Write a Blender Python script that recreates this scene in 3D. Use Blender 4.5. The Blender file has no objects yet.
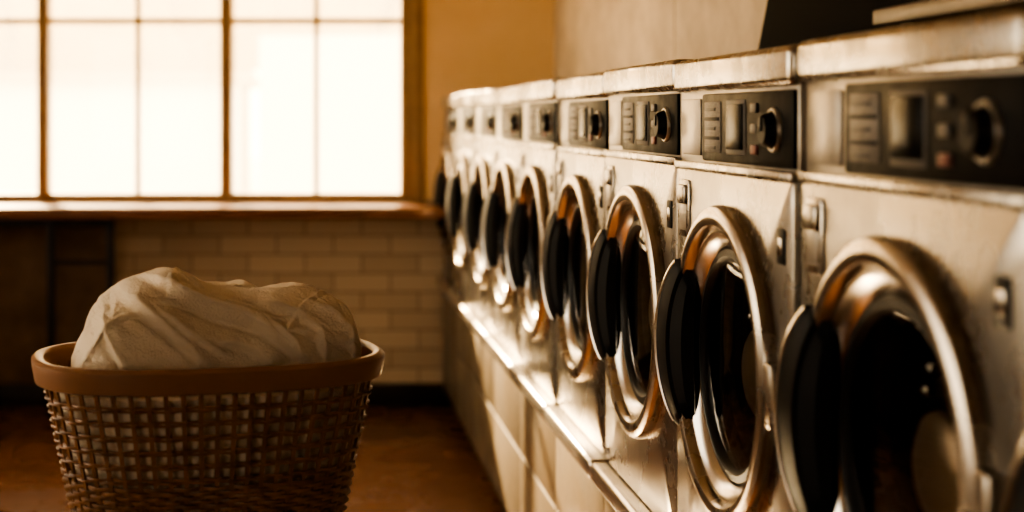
import bpy, bmesh, math, random
from mathutils import Vector, Matrix, noise
random.seed(4)
sc = bpy.context.scene
sc.view_settings.look='AgX - High Contrast'
W=.686; FX=.727; CH=1.52; YB=7.66; XR=1.317; XL=-3.2; YF=-2.6; CEIL=3.1

# ---------------- materials ----------------
def mat(name, col, rough=.5, metal=0, var=0, vscale=8, bump=0, bscale=60, col2=None, coat=0, stretch=None, spec=.5, rvar=0):
    m=bpy.data.materials.new(name); m.use_nodes=True
    nt=m.node_tree; b=nt.nodes['Principled BSDF']
    b.inputs['Base Color'].default_value=(*col,1); b.inputs['Roughness'].default_value=rough
    b.inputs['Metallic'].default_value=metal; b.inputs['Coat Weight'].default_value=coat
    b.inputs['Specular IOR Level'].default_value=spec
    tc=nt.nodes.new('ShaderNodeTexCoord'); mp=nt.nodes.new('ShaderNodeMapping')
    nt.links.new(tc.outputs['Object'],mp.inputs['Vector'])
    if stretch: mp.inputs['Scale'].default_value=stretch
    if var or col2 or rvar:
        n=nt.nodes.new('ShaderNodeTexNoise'); n.inputs['Scale'].default_value=vscale; n.inputs['Detail'].default_value=8
        n.inputs['Roughness'].default_value=.65
        nt.links.new(mp.outputs[0],n.inputs['Vector'])
        r=nt.nodes.new('ShaderNodeValToRGB')
        r.color_ramp.elements[0].position=.32; r.color_ramp.elements[1].position=.68
        c2=col2 or tuple(c*(1-var) for c in col)
        r.color_ramp.elements[0].color=(*c2,1); r.color_ramp.elements[1].color=(*col,1)
        nt.links.new(n.outputs['Fac'],r.inputs['Fac']); nt.links.new(r.outputs[0],b.inputs['Base Color'])
        if rvar:
            mr=nt.nodes.new('ShaderNodeMapRange'); mr.inputs['From Min'].default_value=.3; mr.inputs['From Max'].default_value=.7
            mr.inputs['To Min'].default_value=rough+rvar; mr.inputs['To Max'].default_value=max(.02,rough-rvar)
            nt.links.new(n.outputs['Fac'],mr.inputs['Value']); nt.links.new(mr.outputs[0],b.inputs['Roughness'])
    if bump:
        n2=nt.nodes.new('ShaderNodeTexNoise'); n2.inputs['Scale'].default_value=bscale; n2.inputs['Detail'].default_value=6
        nt.links.new(mp.outputs[0],n2.inputs['Vector'])
        bp=nt.nodes.new('ShaderNodeBump'); bp.inputs['Strength'].default_value=bump; bp.inputs['Distance'].default_value=.01
        nt.links.new(n2.outputs['Fac'],bp.inputs['Height']); nt.links.new(bp.outputs[0],b.inputs['Normal'])
    return m

M_body=mat('washer_brushed_steel',(.37,.345,.31),.27,.93,var=.38,vscale=3,bump=.08,bscale=3,rvar=.10)
M_cap=mat('washer_cap_steel',(.52,.48,.42),.26,.92,var=.55,vscale=9,bump=.06,bscale=12,rvar=.1)
M_fascia=mat('fascia_silver',(.40,.37,.325),.36,.75,var=.3,vscale=14)
M_black=mat('panel_black',(.008,.007,.006),.45,0,var=.3,vscale=20,rvar=.08,spec=.08)
M_duct=mat('duct_matte_black',(.006,.0055,.005),.8,0,spec=.1)
M_disp=mat('display_glass',(.004,.005,.006),.25,0,spec=.05)
M_label=mat('panel_label',(.16,.14,.12),.5,.2,var=.6,vscale=60,stretch=(1,1,3))
M_button=mat('buttons_grey',(.07,.062,.054),.5,.1)
M_red=mat('button_red',(.14,.02,.012),.5)
M_bronze=mat('door_ring_metal',(.44,.385,.32),.26,.92,var=.2,vscale=6,rvar=.07)
M_steel=mat('door_steel',(.55,.52,.48),.22,1,var=.15,vscale=5,rvar=.05)
M_gasket=mat('gasket_rubber',(.008,.007,.006),.45,spec=.25)
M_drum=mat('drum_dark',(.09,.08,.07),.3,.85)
M_hub=mat('hub_beige',(.34,.265,.18),.3,.4)
M_handle=mat('handle_black',(.006,.0055,.005),.5,spec=.15)

def glassmat(name,tint,trans,ior=1.35):
    m=bpy.data.materials.new(name); m.use_nodes=True; nt=m.node_tree; nt.nodes.clear()
    o=nt.nodes.new('ShaderNodeOutputMaterial'); t=nt.nodes.new('ShaderNodeBsdfTransparent'); t.inputs[0].default_value=(*tint,1)
    g=nt.nodes.new('ShaderNodeBsdfGlossy'); g.inputs['Roughness'].default_value=.03
    f=nt.nodes.new('ShaderNodeFresnel'); f.inputs[0].default_value=ior
    mx=nt.nodes.new('ShaderNodeMixShader'); nt.links.new(f.outputs[0],mx.inputs[0]); nt.links.new(t.outputs[0],mx.inputs[1]); nt.links.new(g.outputs[0],mx.inputs[2])
    last=mx
    if trans:
        d=nt.nodes.new('ShaderNodeBsdfTranslucent'); d.inputs[0].default_value=(1,.93,.8,1)
        m2=nt.nodes.new('ShaderNodeMixShader'); m2.inputs[0].default_value=trans
        nt.links.new(mx.outputs[0],m2.inputs[1]); nt.links.new(d.outputs[0],m2.inputs[2]); last=m2
    nt.links.new(last.outputs[0],o.inputs[0]); return m
M_doorglass=glassmat('door_glass',(.75,.72,.68),0,1.45)
M_pane=glassmat('frosted_pane',(1,.98,.94),.12)
M_clear=glassmat('clear_pane',(1,1,1),0)

# ---------------- mesh builder ----------------
class MB:
    def __init__(s): s.v=[];s.f=[];s.m=[];s.mats=[]
    def mi(s,m):
        if m not in s.mats: s.mats.append(m)
        return s.mats.index(m)
    def add(s,vs,fs,m):
        o=len(s.v); s.v+= [tuple(v) for v in vs]; i=s.mi(m)
        for f in fs: s.f.append([o+k for k in f]); s.m.append(i)
    def box(s,a,b,m,bev=0,seg=2,xf=None):
        bm=bmesh.new(); bmesh.ops.create_cube(bm,size=1)
        for v in bm.verts:
            v.co=Vector([(a[k]+b[k])/2+v.co[k]*(b[k]-a[k]) for k in range(3)])
        if bev: bmesh.ops.bevel(bm,geom=bm.edges[:],offset=bev,segments=seg,affect='EDGES',profile=.5)
        bmesh.ops.recalc_face_normals(bm,faces=bm.faces)
        if xf: bm.transform(xf)
        bm.verts.index_update()
        s.add([v.co for v in bm.verts],[[v.index for v in f.verts] for f in bm.faces],m); bm.free()
    def rev(s,prof,c,m,n=72,flip=False):
        vs=[];fs=[]
        for r,x in prof:
            for i in range(n):
                t=2*math.pi*i/n; vs.append((c[0]+x,c[1]+r*math.cos(t),c[2]+r*math.sin(t)))
        for j in range(len(prof)-1):
            for i in range(n):
                q=[j*n+i,j*n+(i+1)%n,(j+1)*n+(i+1)%n,(j+1)*n+i]
                fs.append(q[::-1] if flip else q)
        s.add(vs,fs,m)
    def cyl(s,p,q,r,m,n=12,r2=None):
        p=Vector(p);q=Vector(q);d=(q-p).normalized(); u=d.orthogonal().normalized(); w=d.cross(u); r2=r if r2 is None else r2
        vs=[p+(u*math.cos(2*math.pi*i/n)+w*math.sin(2*math.pi*i/n))*r for i in range(n)]+[q+(u*math.cos(2*math.pi*i/n)+w*math.sin(2*math.pi*i/n))*r2 for i in range(n)]
        fs=[[i,(i+1)%n,n+(i+1)%n,n+i] for i in range(n)]+[list(range(n))[::-1],list(range(n,2*n))]
        s.add(vs,fs,m)
    def mesh(s,name,ang=35):
        me=bpy.data.meshes.new(name); me.from_pydata(s.v,[],s.f); me.validate()
        for m in s.mats: me.materials.append(m)
        for p,i in zip(me.polygons,s.m): p.material_index=i; p.use_smooth=True
        me.set_sharp_from_angle(angle=math.radians(ang)); me.update(); return me
    def obj(s,name,loc=(0,0,0),ang=35,parent=None):
        o=bpy.data.objects.new(name,s.mesh(name,ang)); sc.collection.objects.link(o); o.location=loc
        if parent: o.parent=parent
        return o

# ---------------- washer ----------------
# local: x into machine, y along the row (+y = far), z up from bottom
def washer():
    b=MB(); hw=W/2-.0045; D=.575; zt=.74; dc=(0,0,.407); RH=.236
    ch=.010
    ang=sorted(set([2*math.pi*i/72 for i in range(72)]+[math.atan2(zz-dc[2],yy)%(2*math.pi) for yy in(-hw+ch,hw-ch) for zz in(ch,zt-ch)]))
    n=len(ang); inner=[];o1=[];o2=[];o3=[]
    for t in ang:
        c,s_=math.cos(t),math.sin(t)
        def rect(y0,y1,z0,z1):
            k=1e9
            if c>1e-9:k=min(k,y1/c)
            if c<-1e-9:k=min(k,y0/c)
            if s_>1e-9:k=min(k,(z1-dc[2])/s_)
            if s_<-1e-9:k=min(k,(z0-dc[2])/s_)
            return k*c,dc[2]+k*s_
        inner.append((0,RH*c,dc[2]+RH*s_))
        y,z=rect(-hw+ch,hw-ch,ch,zt-ch); o1.append((0,y,z))
        fy=(y)/(hw-ch)*hw; fz=(z-zt/2)/(zt/2-ch)*(zt/2)+zt/2
        o2.append((.003,y+(fy-y)*.75,z+(fz-z)*.75)); o3.append((.011,fy,fz))
    o4=[(D,y,z) for _,y,z in o3]
    vs=inner+o1+o2+o3+o4; fs=[]
    for j in range(4):
        for i in range(n):
            fs.append([j*n+i,(j+1)*n+i,(j+1)*n+(i+1)%n,j*n+(i+1)%n])
    b.add(vs,fs,M_body); b.add(o4,[list(range(n))],M_body)
    zc=.881; ztop=.942
    b.box((.010,-hw,zt-.002),(D,hw,zc+.004),M_fascia,.003)
    b.box((-.004,-hw,zt-.006),(.02,hw,zt+.010),M_cap,.003)
    b.box((-.006,-hw,zc),(D,hw,ztop),M_cap,.012,3)
    def U(u): return hw-u*2*hw
    def pl(u0,u1,z0,z1,x0,m,bev=.002): b.box((x0,U(u1),z0),(.02,U(u0),z1),m,bev)
    pl(.25,.985,zt+.014,zc-.006,.004,M_black,.004)
    pl(.03,.215,zt+.022,zc-.014,.007,M_fascia)
    pl(.28,.43,zt+.03,zc-.02,.0025,M_label)
    for k in range(5): pl(.29,.29+.13*(1 if k%2 else .75),zt+.036+k*.017,zt+.042+k*.017,.001,M_handle if k%2 else M_button,.0008)
    pl(.48,.64,zt+.028,zc-.018,.002,M_button,.003); pl(.492,.628,zt+.038,zc-.026,-.0005,M_disp,.002)
    for k in range(3):
        pl(.69,.735,zt+.032+k*.034,zt+.048+k*.034,-.000,M_red if k==0 else M_button,.002)
    kc=(0,U(.86),zt+.073)
    b.rev([(.035,.006),(.035,.001),(.033,-.002),(.031,-.002)],kc,M_fascia,32,True)
    b.rev([(.031,-.002),(.029,-.003),(.024,-.015),(.021,-.018),(.0001,-.018)],kc,M_handle,32,True)
    b.box((kc[0]-.0205,kc[1]-.003,kc[2]-.002),(kc[0]-.016,kc[1]+.003,kc[2]+.02),M_button,.001)
    # soap drawer pull (upper far corner)
    pl(.045,.155,.605,.715,-.004,M_cap,.004)
    pl(.065,.135,.618,.69,-.0055,M_fascia,.002); pl(.06,.14,.668,.705,-.010,M_cap,.004)
    pl(.90,.955,.608,.664,-.003,M_handle,.004); pl(.915,.94,.622,.65,-.005,M_steel,.002)
    for (u,z) in ((.04,.03),(.96,.03)):
        b.rev([(.008,0),(.007,-.003),(.0001,-.004)],(0,U(u),z),M_steel,14,True)
    # door outer ring
    b.rev([(.274,.002),(.275,-.012),(.271,-.021),(.262,-.026),(.250,-.027),(.240,-.024),(.234,-.016),(.232,-.006)],dc,M_bronze,96,True)
    b.rev([(.232,-.006),(.229,-.009),(.225,-.008),(.204,.006),(.201,.012)],dc,M_steel,96,True)
    b.rev([(.201,.012),(.198,.006),(.186,.004),(.176,.012),(.171,.028),(.173,.05),(.165,.056),(.158,.05),(.152,.058),(.152,.11)],dc,M_gasket,80,True)
    b.rev([(.232,-.006),(.233,.03),(.198,.035)],dc,M_gasket,64)
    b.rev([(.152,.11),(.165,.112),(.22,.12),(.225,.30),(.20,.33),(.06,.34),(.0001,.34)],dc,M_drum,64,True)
    for k in range(3):
        a=k*2*math.pi/3+.5
        p=Vector((.13,.20*math.cos(a),dc[2]+.20*math.sin(a))); q=Vector((.31,.20*math.cos(a+.12),dc[2]+.20*math.sin(a+.12)))
        b.cyl(p,q,.022,M_steel,14,.016)
    hc=(0,-.055,dc[2]-.005)
    b.rev([(.052,.10),(.068,.06),(.074,.045),(.072,.034),(.060,.027),(.03,.023),(.0001,.022)],hc,M_hub,40,True)
    b.rev([(.04,.34),(.045,.10),(.052,.10)],hc,M_drum,24,True)
    for (dy,dz,l) in ((.035,.085,.028),(.02,.115,.022)):
        b.box((.03,dy-.05-l/2,dc[2]+dz-.008),(.05,dy-.05+l/2,dc[2]+dz+.008),M_steel,.004)
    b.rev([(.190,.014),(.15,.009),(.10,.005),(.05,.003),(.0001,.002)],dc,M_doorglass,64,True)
    # crescent handle on far side
    N=30; a0=math.radians(-35); a1=math.radians(38)
    prof=[(.222,.0),(.224,-.040),(.230,-.048),(.272,-.055),(.281,-.052),(.285,-.044),(.284,.0)]
    def sh(i): return max(0,math.sin(math.pi*i/N))**.55
    vs=[];fs=[]
    for i in range(N+1):
        t=a0+(a1-a0)*i/N; e=sh(i)
        for r,x in prof:
            r=.262+(r-.262)*(.35+.65*e) ; x=x*(.42+.58*e)
            vs.append((x,r*math.cos(t),dc[2]+r*math.sin(t)))
    for i in range(N):
        for k in range(6): fs.append([i*7+k,i*7+k+1,(i+1)*7+k+1,(i+1)*7+k])
    fs.append(list(range(7))); fs.append([N*7+k for k in range(7)][::-1])
    b.add(vs,fs,M_handle)
    vs=[];fs=[]
    for i in range(N+1):
        t=a0+(a1-a0)*i/N; e=sh(i)
        for r,x in ((.232-.045*e,-.006),(.234-.040*e,-.012-.016*e),(.236-.012*e,-.018-.024*e)):
            vs.append((x,r*math.cos(t),dc[2]+r*math.sin(t)))
    for i in range(N):
        for k in range(2): fs.append([i*3+k,i*3+k+1,(i+1)*3+k+1,(i+1)*3+k])
    b.add(vs,fs,M_handle)
    vs=[];fs=[]
    for i in range(1,N):
        t=a0+(a1-a0)*i/N; e=sh(i)
        for r,x in ((.2845,-.030),(.2885,-.034),(.2885,-.048),(.2845,-.056),(.276,-.0580),(.272,-.055)):
            r=.262+(r-.262)*(.35+.65*e); x=x*(.42+.58*e)
            vs.append((x,r*math.cos(t),dc[2]+r*math.sin(t)))
    for i in range(N-2):
        for k in range(5): fs.append([i*6+k,i*6+k+1,(i+1)*6+k+1,(i+1)*6+k])
    b.add(vs,fs,M_steel)
    b.box((-.022,-.300,dc[2]-.05),(.004,-.262,dc[2]+.05),M_bronze,.005)
    return b.mesh('washing_machine')
wm=washer()
rz=[1.003,1,1.002,.998,1.004,1,1.003,.999,1.002,1.004,1]
for k in range(-3,8):
    o=bpy.data.objects.new('washing_machine',wm); sc.collection.objects.link(o)
    o.location=(FX+.003*((k*7)%3-1),(3.13+k+.5)*W,.69); o.scale=(1,1,rz[k+3])

# ---------------- plinth under the washers ----------------
M_plinth=mat('plinth_painted_steel',(.20,.155,.10),.42,.2,var=.4,vscale=4,rvar=.1)
M_lip=mat('plinth_lip_steel',(.56,.51,.44),.26,.85,var=.2,vscale=8)
b=MB(); y0=(3.13-3)*W; y1=YB-.01
b.box((FX+.012,y0,0.08),(XR-.01,y1,.665),M_plinth)
b.box((FX+.06,y0,0),(XR-.01,y1,.09),M_black)
for k in range(-3,8):
    ya=(3.13+k)*W+.004; yb=ya+W-.008
    b.box((FX-.002,ya,.10),(FX+.02,yb,.385),M_plinth,.005)
    b.box((FX-.002,ya,.393),(FX+.02,yb,.628),M_plinth,.005)
    b.box((FX-.036,ya,.636),(XR-.02,yb,.688),M_lip,.014,4)
b.obj('washer_plinth')

# ---------------- room ----------------
def wallmat(name,c1,c2,scale,bump):
    return mat(name,c1,.85,0,vscale=scale,bump=bump,bscale=25,col2=c2)
M_wall=wallmat('ochre_plaster',(.86,.64,.38),(.78,.56,.31),1.6,.15)
M_conc=wallmat('concrete_plaster',(.66,.55,.40),(.46,.37,.26),5,.4)
M_ceil=wallmat('ceiling_paint',(.6,.53,.44),(.55,.48,.39),2,.1)
M_fl=mat('floor_terracotta_concrete',(.22,.10,.05),.27,0,vscale=2.5,col2=(.13,.058,.03),bump=.12,bscale=12,rvar=.1)
M_wood=mat('counter_wood',(.24,.10,.042),.36,0,vscale=6,col2=(.11,.044,.019),stretch=(1,10,10))
M_frame=mat('window_frame_paint',(.38,.25,.13),.5,0,var=.3,vscale=9)
M_iron=mat('black_iron',(.012,.010,.009),.45,.3)
M_base=mat('baseboard_dark',(.025,.016,.011),.5,var=.4)
M_block=bpy.data.materials.new('painted_block_wall'); M_block.use_nodes=True
nt=M_block.node_tree; p=nt.nodes['Principled BSDF']; p.inputs['Roughness'].default_value=.6
tc=nt.nodes.new('ShaderNodeTexCoord')
sp=nt.nodes.new('ShaderNodeSeparateXYZ'); cb=nt.nodes.new('ShaderNodeCombineXYZ')
nt.links.new(tc.outputs['Object'],sp.inputs[0]); nt.links.new(sp.outputs['X'],cb.inputs['X']); nt.links.new(sp.outputs['Z'],cb.inputs['Y'])
br=nt.nodes.new('ShaderNodeTexBrick'); br.inputs['Scale'].default_value=1; br.inputs['Brick Width'].default_value=.30; br.inputs['Row Height'].default_value=.10
br.inputs['Mortar Size'].default_value=.005; br.inputs['Mortar Smooth'].default_value=.3
br.inputs['Color1'].default_value=(.54,.42,.28,1); br.inputs['Color2'].default_value=(.44,.335,.22,1); br.inputs['Mortar'].default_value=(.26,.19,.125,1)
nt.links.new(cb.outputs[0],br.inputs['Vector']); nt.links.new(br.outputs['Color'],p.inputs['Base Color'])
bp=nt.nodes.new('ShaderNodeBump'); bp.inputs['Strength'].default_value=.5; bp.inputs['Distance'].default_value=.01; bp.invert=True
nt.links.new(br.outputs['Fac'],bp.inputs['Height']); nt.links.new(bp.outputs[0],p.inputs['Normal'])

def simple(name,boxes):
    b=MB()
    for t in boxes: b.box(t[0],t[1],t[2],t[3] if len(t)>3 else 0)
    return b.obj(name)
T=.2
simple('floor',[((XL-T,YF-T,-.1),(XR+T,YB+T,0),M_fl)])
simple('ceiling',[((XL-T,YF-T,CEIL),(XR+T,YB+T,CEIL+.15),M_ceil)])
wx0,wx1=-2.05,.565; wz0,wz1=1.085,2.62
simple('wall_back',[((XL-T,YB,0),(XR+T,YB+T,wz0-.0),M_block),((XL-T,YB,wz1),(XR+T,YB+T,CEIL),M_wall),
  ((XL-T,YB,wz0),(wx0,YB+T,wz1),M_wall),((wx1,YB,wz0),(XR+T,YB+T,wz1),M_wall)])
simple('wall_right',[((XR,YF-T,0),(XR+T,5.16,CEIL),M_conc),((XR+.012,5.16,0),(XR+T,5.20,CEIL),M_base),((XR,5.175,0),(XR+T,YB,CEIL),M_conc)])
sx0,sx1,sz0,sz1=-2.7,-1.2,.9,2.6  # opening in the unseen front wall, added to let in fill light
simple('wall_front',[((XL-T,YF-T,0),(XR+T,YF,sz0),M_wall),((XL-T,YF-T,sz1),(XR+T,YF,CEIL),M_wall),
  ((XL-T,YF-T,sz0),(sx0,YF,sz1),M_wall),((sx1,YF-T,sz0),(XR+T,YF,sz1),M_wall)])
ly0,ly1,lz0,lz1=1.7,6.6,.9,2.65
simple('wall_left',[((XL-T,YF,0),(XL,ly0,CEIL),M_wall),((XL-T,ly1,0),(XL,YB,CEIL),M_wall),
  ((XL-T,ly0,0),(XL,ly1,lz0),M_wall),((XL-T,ly0,lz1),(XL,ly1,CEIL),M_wall)])
simple('baseboard_back',[((XL,YB-.02,0),(FX+.05,YB,.12),M_base,.004)])
simple('baseboard_left',[((XL,YF,0),(XL+.02,YB-.02,.12),M_base,.004)])
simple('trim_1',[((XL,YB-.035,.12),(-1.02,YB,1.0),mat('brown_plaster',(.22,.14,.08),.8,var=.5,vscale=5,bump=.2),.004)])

# back window
b=MB(); fy0,fy1=YB+.02,YB+.10
fr=.06
b.box((wx0,fy0,wz0),(wx1,fy1,wz0+.035),M_frame,.006); b.box((wx0,fy0,wz1-fr),(wx1,fy1,wz1),M_frame,.006)
b.box((wx1-fr,fy0-.03,wz0),(wx1,fy1,wz1),M_frame,.008); b.box((wx0,fy0-.03,wz0),(wx0+fr,fy1,wz1),M_frame,.008)
P=lambda px,Y:(px-305)*Y/1450
Zp=lambda py,Y:CH-(py-118)*Y/1450
for px,w in ((43,.058),(226,.062)):
    x=P(px,fy0); b.box((x-w/2,fy0-.02,wz0),(x+w/2,fy1,wz1),M_frame,.006)
for px in (137,316,-50):
    x=P(px,fy0); b.box((x-.011,fy0+.02,wz0),(x+.011,fy1-.02,wz1),M_frame,.003)
for z in (Zp(20,fy0),Zp(20,fy0)+.56):
    b.box((wx0,fy0+.02,z-.012),(wx1,fy1-.02,z+.012),M_frame,.003)
b.box((wx0+.01,fy1-.045,wz0+.01),(wx1-.01,fy1-.040,wz1-.01),M_pane)
b.box((wx1-.005,YB-.015,wz0-.02),(wx1+.06,YB+.0,wz1+.06),M_frame,.004)
b.box((wx0-.06,YB-.015,wz1),(wx1+.06,YB+.0,wz1+.06),M_frame,.004)
b.obj('window_1')
b=MB()
for i in range(6):
    y=ly0+(ly1-.06-ly0)*i/5; b.box((XL-.12,y,lz0),(XL-.04,y+.06,lz1),M_frame,.005)
for z in (lz0,lz0+1.15,lz1-.05): b.box((XL-.12,ly0,z),(XL-.04,ly1,z+.05),M_frame,.005)
b.box((XL-.09,ly0+.01,lz0+.01),(XL-.085,ly1-.01,lz1-.01),M_clear)
b.obj('window_2')
b=MB()  # window added behind the camera for camera-side fill light
for i in range(3):
    x=sx0+(sx1-.06-sx0)*i/2; b.box((x,YF-.12,sz0),(x+.06,YF-.04,sz1),M_frame,.005)
for z in (sz0,sz1-.05): b.box((sx0,YF-.12,z),(sx1,YF-.04,z+.05),M_frame,.005)
b.box((sx0+.01,YF-.09,sz0+.01),(sx1-.01,YF-.085,sz1-.01),M_clear)
b.obj('added_fill_window')

# counter along the back wall
b=MB()
b.box((XL+.01,7.28,1.012),(.70,YB-.002,1.07),M_wood,.006)
b.obj('wall_counter')
b=MB()
for cx in (-1.285,-.985,-2.6):
    b.box((cx-.02,7.33,0),(cx+.02,7.37,1.012),M_iron,.003)
b.box((-1.265,7.335,.775),(-1.005,7.365,.80),M_iron,.003); b.box((-2.58,7.335,.97),(-1.0,7.365,1.01),M_iron,.003)
b.obj('counter_support_frame')

# exhaust duct + steel tray above the near machines
b=MB()
def prism(pts,x0,x1,m):
    n=len(pts); vs=[(x0,y,z) for y,z in pts]+[(x1,y,z) for y,z in pts]
    fs=[list(range(n))[::-1],list(range(n,2*n))]+[[i,(i+1)%n,n+(i+1)%n,n+i] for i in range(n)]
    b.add(vs,fs,m)
prism([(-1.5,1.66),(3.98,1.66),(3.80,1.95),(3.45,2.5),(-1.5,2.5)],1.235,XR-.002,M_duct)
b.obj('exhaust_duct',ang=20)
b=MB()
M_tray=mat('tray_galvanised',(.13,.11,.09),.45,.7,var=.4,vscale=12)
b.box((.86,.3,1.660),(1.08,2.2,1.668),M_tray,.003); b.box((.86,.3,1.660),(.872,2.2,1.684),M_tray,.004)
b.box((1.068,.3,1.660),(1.08,2.2,1.684),M_tray,.004)
for y in (.5,1.4,2.1): b.box((.88,y,1.637),(1.06,y+.05,1.662),M_iron,.003)
b.obj('cable_tray')

# ---------------- basket ----------------
BX,BY,BYAW=-.168,2.55,math.radians(13)
RZ=1.106; BH=.42; BZ=RZ-BH
M_rim=mat('rim_tan_plastic',(.31,.16,.085),.38,0,var=.15,vscale=10)
M_wick=mat('wicker_brown',(.34,.165,.068),.42,0,var=.55,vscale=30)
def dims(z):
    t=z/BH; return .203+(.294-.203)*t, .115+(.182-.115)*t
def loop(a,b_,n,e=2.7):
    pts=[]
    Nf=1440
    for i in range(Nf):
        t=2*math.pi*i/Nf; c,s_=math.cos(t),math.sin(t)
        pts.append((a*math.copysign(abs(c)**(2/e),c),b_*math.copysign(abs(s_)**(2/e),s_)))
    L=[0]
    for i in range(Nf): q=pts[(i+1)%Nf]; L.append(L[-1]+math.hypot(q[0]-pts[i][0],q[1]-pts[i][1]))
    out=[];j=0
    for k in range(n):
        d=L[-1]*k/n
        while L[j+1]<d: j+=1
        f=(d-L[j])/max(1e-9,L[j+1]-L[j]); p0=pts[j];p1=pts[(j+1)%Nf]
        out.append((p0[0]+(p1[0]-p0[0])*f,p0[1]+(p1[1]-p0[1])*f))
    res=[]
    for k in range(n):
        a_=out[k-1];c_=out[(k+1)%n]; tx,ty=c_[0]-a_[0],c_[1]-a_[1]; l=math.hypot(tx,ty); res.append((out[k][0],out[k][1],ty/l,-tx/l))
    return res
b=MB(); NS=54; SUB=4
def strand(z,h,t,amp,ph,m):
    a,bb=dims(z); pts=loop(a,bb,NS*SUB); n=len(pts); cs=[(-t/2,-h/2),(t/2,-h/2),(t*.7,0),(t/2,h/2),(-t/2,h/2)]
    vs=[];fs=[]
    for i,(x,y,nx,ny) in enumerate(pts):
        o=amp*math.cos(math.pi*i/SUB+ph); dz=.0008*noise.noise(Vector((x*40,y*40,z*90)))
        for r,zz in cs: vs.append((x+nx*(o+r),y+ny*(o+r),z+zz+dz))
    K=len(cs)
    for i in range(n):
        for k in range(K): fs.append([i*K+k,i*K+(k+1)%K,((i+1)%n)*K+(k+1)%K,((i+1)%n)*K+k])
    b.add(vs,fs,m)
z=BH-.060; k=0; zs=[]
# pairs of thin canes in the open part, dense weave lower down
while z>.225:
    zs.append((z,.0042,.0042,.0035)); zs.append((z-.0052,.0042,.0042,.0035)); z-=.0245
z-=-.008
while z>.012: zs.append((z,.0062,.005,.0038)); z-=.0074
for i,(z,h,t,am) in enumerate(zs): strand(z,h,t,am,math.pi*(i%2),M_wick)
top=loop(*dims(BH-.01),NS); bot=loop(*dims(.0),NS)
for i in range(NS):
    T0=Vector((top[i][0],top[i][1],BH-.01));B0=Vector((bot[i][0],bot[i][1],.0)); n=Vector((top[i][2],top[i][3],0)); tg=Vector((-n.y,n.x,0))
    w=.0040; t=.0022; vs=[]
    for P0,ww in ((B0,w*.8),(T0,w)):
        for a_,c_ in ((-ww,-t),(ww,-t),(ww,t),(-ww,t)): vs.append(P0+tg*a_+n*c_)
    b.add(vs,[[0,1,5,4],[1,2,6,5],[2,3,7,6],[3,0,4,7],[3,2,1,0],[4,5,6,7]],M_wick)
pts=loop(*dims(.004),64); b.add([(x,y,.002) for x,y,_,_ in pts]+[(x,y,.010) for x,y,_,_ in pts],[list(range(64))[::-1],list(range(64,128))]+[[i,(i+1)%64,64+(i+1)%64,64+i] for i in range(64)],M_wick)
a,bb=dims(BH); pts=loop(a,bb,160)
cs=[(-.008,-.002),(-.006,-.036),(.001,-.038),(.009,-.035),(.014,-.008),(.014,.0),(.010,.004),(.004,.006),(-.003,.005),(-.007,.002)]
vs=[];fs=[];K=len(cs)
for x,y,nx,ny in pts:
    for r,zz in cs: vs.append((x+nx*r,y+ny*r,BH+zz))
for i in range(160):
    for k in range(K): fs.append([i*K+k,i*K+(k+1)%K,((i+1)%160)*K+(k+1)%K,((i+1)%160)*K+k])
b.add(vs,fs,M_rim)
bo=b.obj('laundry_basket',(BX,BY,BZ),40); bo.rotation_euler=(0,0,BYAW)

b=MB(); M_tab=mat('table_laminate',(.25,.16,.09),.5,var=.2)
b.box((-.36,-.24,BZ-.03),(.36,.24,BZ),M_tab,.006)
for sx in (-.32,.32):
    for sy in (-.2,.2): b.cyl((sx,sy,0),(sx*.97,sy*.97,BZ-.03),.014,M_iron,14)
b.obj('side_table',(BX,BY,0))

# ---------------- laundry ----------------
M_towel=mat('towel_cream',(.86,.75,.58),.95,0,vscale=6,col2=(.79,.67,.51),bump=.55,bscale=220,spec=.1)
nt=M_towel.node_tree; pb=nt.nodes['Principled BSDF']; pb.inputs['Sheen Weight'].default_value=.4; pb.inputs['Sheen Tint'].default_value=(1,.9,.76,1)
b=MB(); n=200; vs=[];fs=[]; rows=[]
for j in range(26):
    z=.014+(BH-.05-.014)*j/25; a,bb=dims(z); rows.append((z,a-.012,bb-.012))
for z,a,bb in rows:
    for i,(x,y,nx,ny) in enumerate(loop(a,bb,n)):
        d=.010*(.5+.5*noise.noise(Vector((x*14,y*14,z*4))))+.016*abs(noise.noise(Vector((x*26+z*8,y*26,z*5))))
        vs.append((x-nx*d,y-ny*d,z))
R=len(rows)
for j in range(R-1):
    for i in range(n): fs.append([j*n+i,j*n+(i+1)%n,(j+1)*n+(i+1)%n,(j+1)*n+i])
fs.append(list(range(n))[::-1]); fs.append([(R-1)*n+i for i in range(n)])
b.add(vs,fs,M_towel)
fill=b.obj('folded_laundry',(BX,BY,BZ),60); fill.rotation_euler=(0,0,BYAW)

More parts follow.
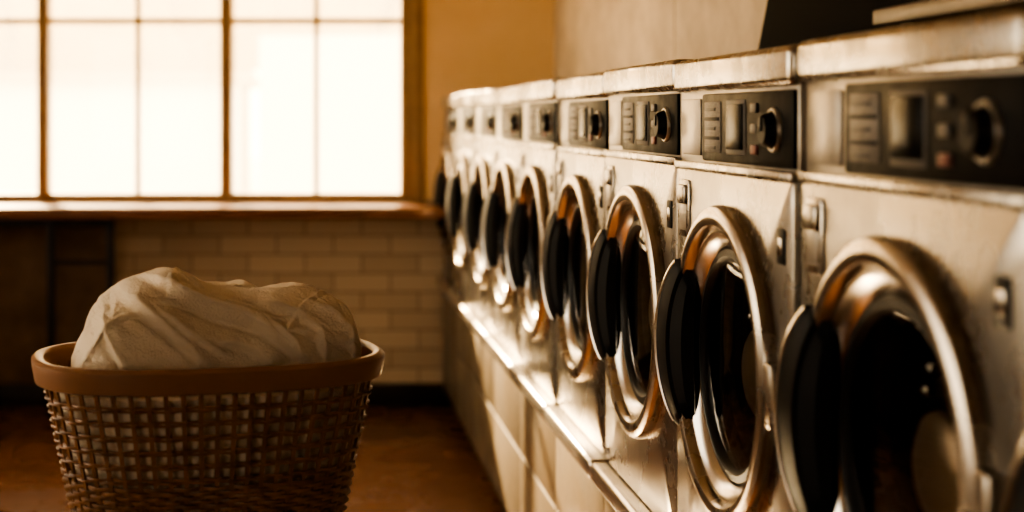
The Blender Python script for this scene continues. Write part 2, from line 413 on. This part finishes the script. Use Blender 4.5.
def q(px,py): return ((px-207.5)/569,(355-py)/569)
sil=[q(*t) for t in ((69,357),(75,345),(82,327),(94,304),(108,289),(126,277),(145,270),(162,267),(180,273),(200,283),(240,289),(285,288),(305,290),(325,294),(341,301),(351,313),(356,332),(358,357))]
def H(x):
    if x<=sil[0][0] or x>=sil[-1][0]: return 0
    for (x0,h0),(x1,h1) in zip(sil,sil[1:]):
        if x<=x1:
            t=(x-x0)/(x1-x0); return h0+(h1-h0)*t
    return 0
folds=[([(135,268),(170,284),(225,310),(270,335),(305,360)],.032,.042,.004),
 ([(112,280),(140,302),(178,332),(200,360)],.028,.036,.004),
 ([(92,302),(106,330),(122,360)],.018,.028,.004),
 ([(150,300),(190,326),(214,345)],.012,.018,.0035),
 ([(245,302),(285,308),(304,322),(312,357)],.022,.028,.005),
 ([(300,300),(322,308),(338,324),(346,355)],.016,.022,.005),
 ([(318,330),(335,336),(352,350)],.012,.016,.004),
 ([(205,328),(240,340),(262,360)],.017,.024,.004),
 ([(255,318),(278,334),(286,357)],.011,.015,.004),
 ([(76,352),(92,322),(104,306)],.009,.018,.005)]
folds=[([q(*p_) for p_ in pl_],A,L_,w) for pl_,A,L_,w in folds]
def fold_disp(x,h):
    tot=0
    for pl_,A,L_,w in folds:
        best=9;sg=1;par=0;nseg=len(pl_)-1
        for i in range(nseg):
            ax,ay=pl_[i];bx,by=pl_[i+1];dx,dy=bx-ax,by-ay;l2=dx*dx+dy*dy
            t=((x-ax)*dx+(h-ay)*dy)/l2; tc_=min(1,max(0,t)); ex,ey=x-ax-dx*tc_,h-ay-dy*tc_; d=math.hypot(ex,ey)
            if d<best: best=d; sg=1 if dx*(h-ay)-dy*(x-ax)>0 else -1; par=(i+tc_)/nseg
        if best>.16: continue
        f=math.exp(-(best/L_)**1.3) if sg>0 else math.exp(-(best/w)**2)-.25*math.exp(-((best-w*2.4)/(w*1.8))**2)
        tot+=A*f*min(1,math.sin(math.pi*(par*.9+.05))*1.6)
    return tot
X0,X1=sil[0][0]+.002,sil[-1][0]-.002
def heap(u,ph,extra=0,soft=1,seed=0):
    x=X0+(X1-X0)*u
    h=sum(H(x+d*.006) for d in (-2,-1,0,1,2))/5
    edge=max(0,1-abs(2*u-1)**6)
    Dp=.122*(.35+.65*edge**.5)
    c,s_=math.cos(ph),math.sin(ph)
    yy=-Dp*math.copysign(abs(c)**.85,c); zz=h*math.copysign(abs(s_)**.62,s_) if s_>0 else s_*.25
    n_=Vector((0,-c*.9,s_*.9+.1)).normalized()
    wx=x+.010*noise.noise(Vector((x*8,zz*8,1))); wz=zz+.010*noise.noise(Vector((x*8,zz*8,7)))
    if c<0: wx=-wx*.9+.03
    d=fold_disp(wx,wz)*min(1,.35+edge)*(.5+.5*min(1,abs(c)*1.5))*soft
    al=x*.82-zz*.57+yy*.2; ac=x*.57+zz*.82+yy*.4
    r1=noise.noise(Vector((al*5,ac*24+2*noise.noise(Vector((x*9,yy*9,zz*9))),3+seed)))
    r2=1-2*abs(noise.noise(Vector((al*8+seed,ac*36+2.2*noise.noise(Vector((x*12,yy*12,zz*12))),9))))
    d+=.006*r1+.0018*r2+.004*noise.noise(Vector((x*12,yy*12,zz*12+seed)))+.0006*noise.noise(Vector((x*90,yy*90,zz*90)))
    d+=extra-.013
    P_=Vector((x,yy+.018*(zz/.15),BH-.006+zz))+n_*d
    P_.x+= .006*noise.noise(Vector((x*11,zz*13,yy*11+5)))
    return P_
b=MB(); NX,NPH=320,170; vs=[];fs=[]
for i in range(NX+1):
    for j in range(NPH+1): vs.append(heap(i/NX,-.12+(math.pi+.24)*j/NPH))
for i in range(NX):
    for j in range(NPH):
        k=i*(NPH+1)+j; fs.append([k,k+NPH+1,k+NPH+2,k+1])
fs.append([j for j in range(NPH+1)]); fs.append([NX*(NPH+1)+j for j in range(NPH+1)][::-1])
b.add(vs,fs,M_towel)
# overlapping folded layers with rounded hems
def flap(ua,ub,hem,back,thick,seed):
    A_,B_=150,120; vs=[];fs=[]
    for i in range(A_+1):
        s_=i/A_; 
        for j in range(B_+1):
            t=j/B_
            u=ua(t)+(ub(t)-ua(t))*s_
            p0=hem(s_); ph=p0+(back-p0)*t
            ds=min(s_*(ub(t)-ua(t))*.52,(1-s_)*(ub(t)-ua(t))*.52); dt=min(t*(back-p0)*.13,(1-t)*(back-p0)*.13); de=min(ds,dt)
            r=min(1,de/.013); off=thick*math.sqrt(max(0,1-(1-r)**2))
            off+=.0025*math.exp(-((de-.014)/.006)**2)-.002*math.exp(-((de-.027)/.004)**2)
            vs.append(heap(u,ph,off-.004,.6,seed))
    for i in range(A_):
        for j in range(B_):
            k=i*(B_+1)+j; fs.append([k,k+B_+1,k+B_+2,k+1])
    b.add(vs,fs,M_towel)
flap(lambda t:.30+.16*t-.05*math.sin(3*t),lambda t:.985-.03*t,lambda s:.66-.36*s+.05*math.sin(s*9),2.3,.014,4)
flap(lambda t:.66+.22*t,lambda t:.975-.01*t,lambda s:.16+.05*math.sin(s*7),1.5,.018,4)
flap(lambda t:.06+.03*t,lambda t:.46-.10*t+.02*math.sin(6*t),lambda s:.42+.22*s+.04*math.sin(s*8),2.2,.013,8)
cl=b.obj('bath_towel',(BX,BY,BZ),180); cl.rotation_euler=(0,0,BYAW)

# ---------------- outside ----------------
M_grass=mat('street_ground',(.35,.30,.22),.9,var=.3,vscale=.5)
M_side=mat('house_siding',(.85,.80,.72),.8,bump=.3,bscale=3,stretch=(.1,.1,6))
M_leaf=mat('tree_foliage',(.46,.27,.06),.9,vscale=2,col2=(.28,.17,.035))
simple('street_ground',[((-40,-40,-.35),(40,60,-.15),M_grass)])
simple('neighbour_house',[((-9,20,-.15),(-.9,24,2.0),M_side),((-.6,19,-.15),(6,24,2.6),M_side),((-9.2,19.8,2.0),(-.7,24.2,2.15),M_frame)])
for tx,ty,s_ in ((-5.5,27,2.6),(-2.2,30,2.9),(-8.5,29,3),(.8,31,3),(3.8,32,3)):
    b=MB(); b.cyl((0,0,-.15),(0,0,3),.22,M_wood,10,.15)
    for k in range(9):
        bm=bmesh.new(); bmesh.ops.create_icosphere(bm,subdivisions=3,radius=s_*random.uniform(.3,.55))
        off=Vector((random.uniform(-1,1)*s_*.7,random.uniform(-1,1)*s_*.5,2.7+random.uniform(0,1)*s_))
        for v in bm.verts: v.co=v.co*(1+.35*noise.noise(v.co*1.5+off))+off
        b.add([v.co for v in bm.verts],[[v.index for v in f.verts] for f in bm.faces],M_leaf); bm.free()
    b.obj('tree',(tx,ty,0),180)

# ---------------- light ----------------
wd=bpy.data.worlds.new('world'); sc.world=wd; wd.use_nodes=True
bg=wd.node_tree.nodes['Background']; bg.inputs[0].default_value=(1,.86,.66,1); bg.inputs[1].default_value=6.4
sl=bpy.data.lights.new('sun','SUN'); sl.energy=46; sl.angle=math.radians(1.0); sl.color=(1,.77,.47)
so=bpy.data.objects.new('sun',sl); sc.collection.objects.link(so)
so.rotation_euler=Vector((.38,-1,-.46)).to_track_quat('-Z','Y').to_euler()

# ---------------- camera ----------------
cd=bpy.data.cameras.new('camera'); co=bpy.data.objects.new('camera',cd); sc.collection.objects.link(co); sc.camera=co
co.location=(0,0,CH); co.rotation_euler=(math.radians(90),0,0)
cd.sensor_width=36; cd.lens=1450/1024*36; cd.shift_x=207/1024; cd.shift_y=-138/1024
cd.dof.use_dof=True; cd.dof.focus_distance=2.8; cd.dof.aperture_fstop=2.0
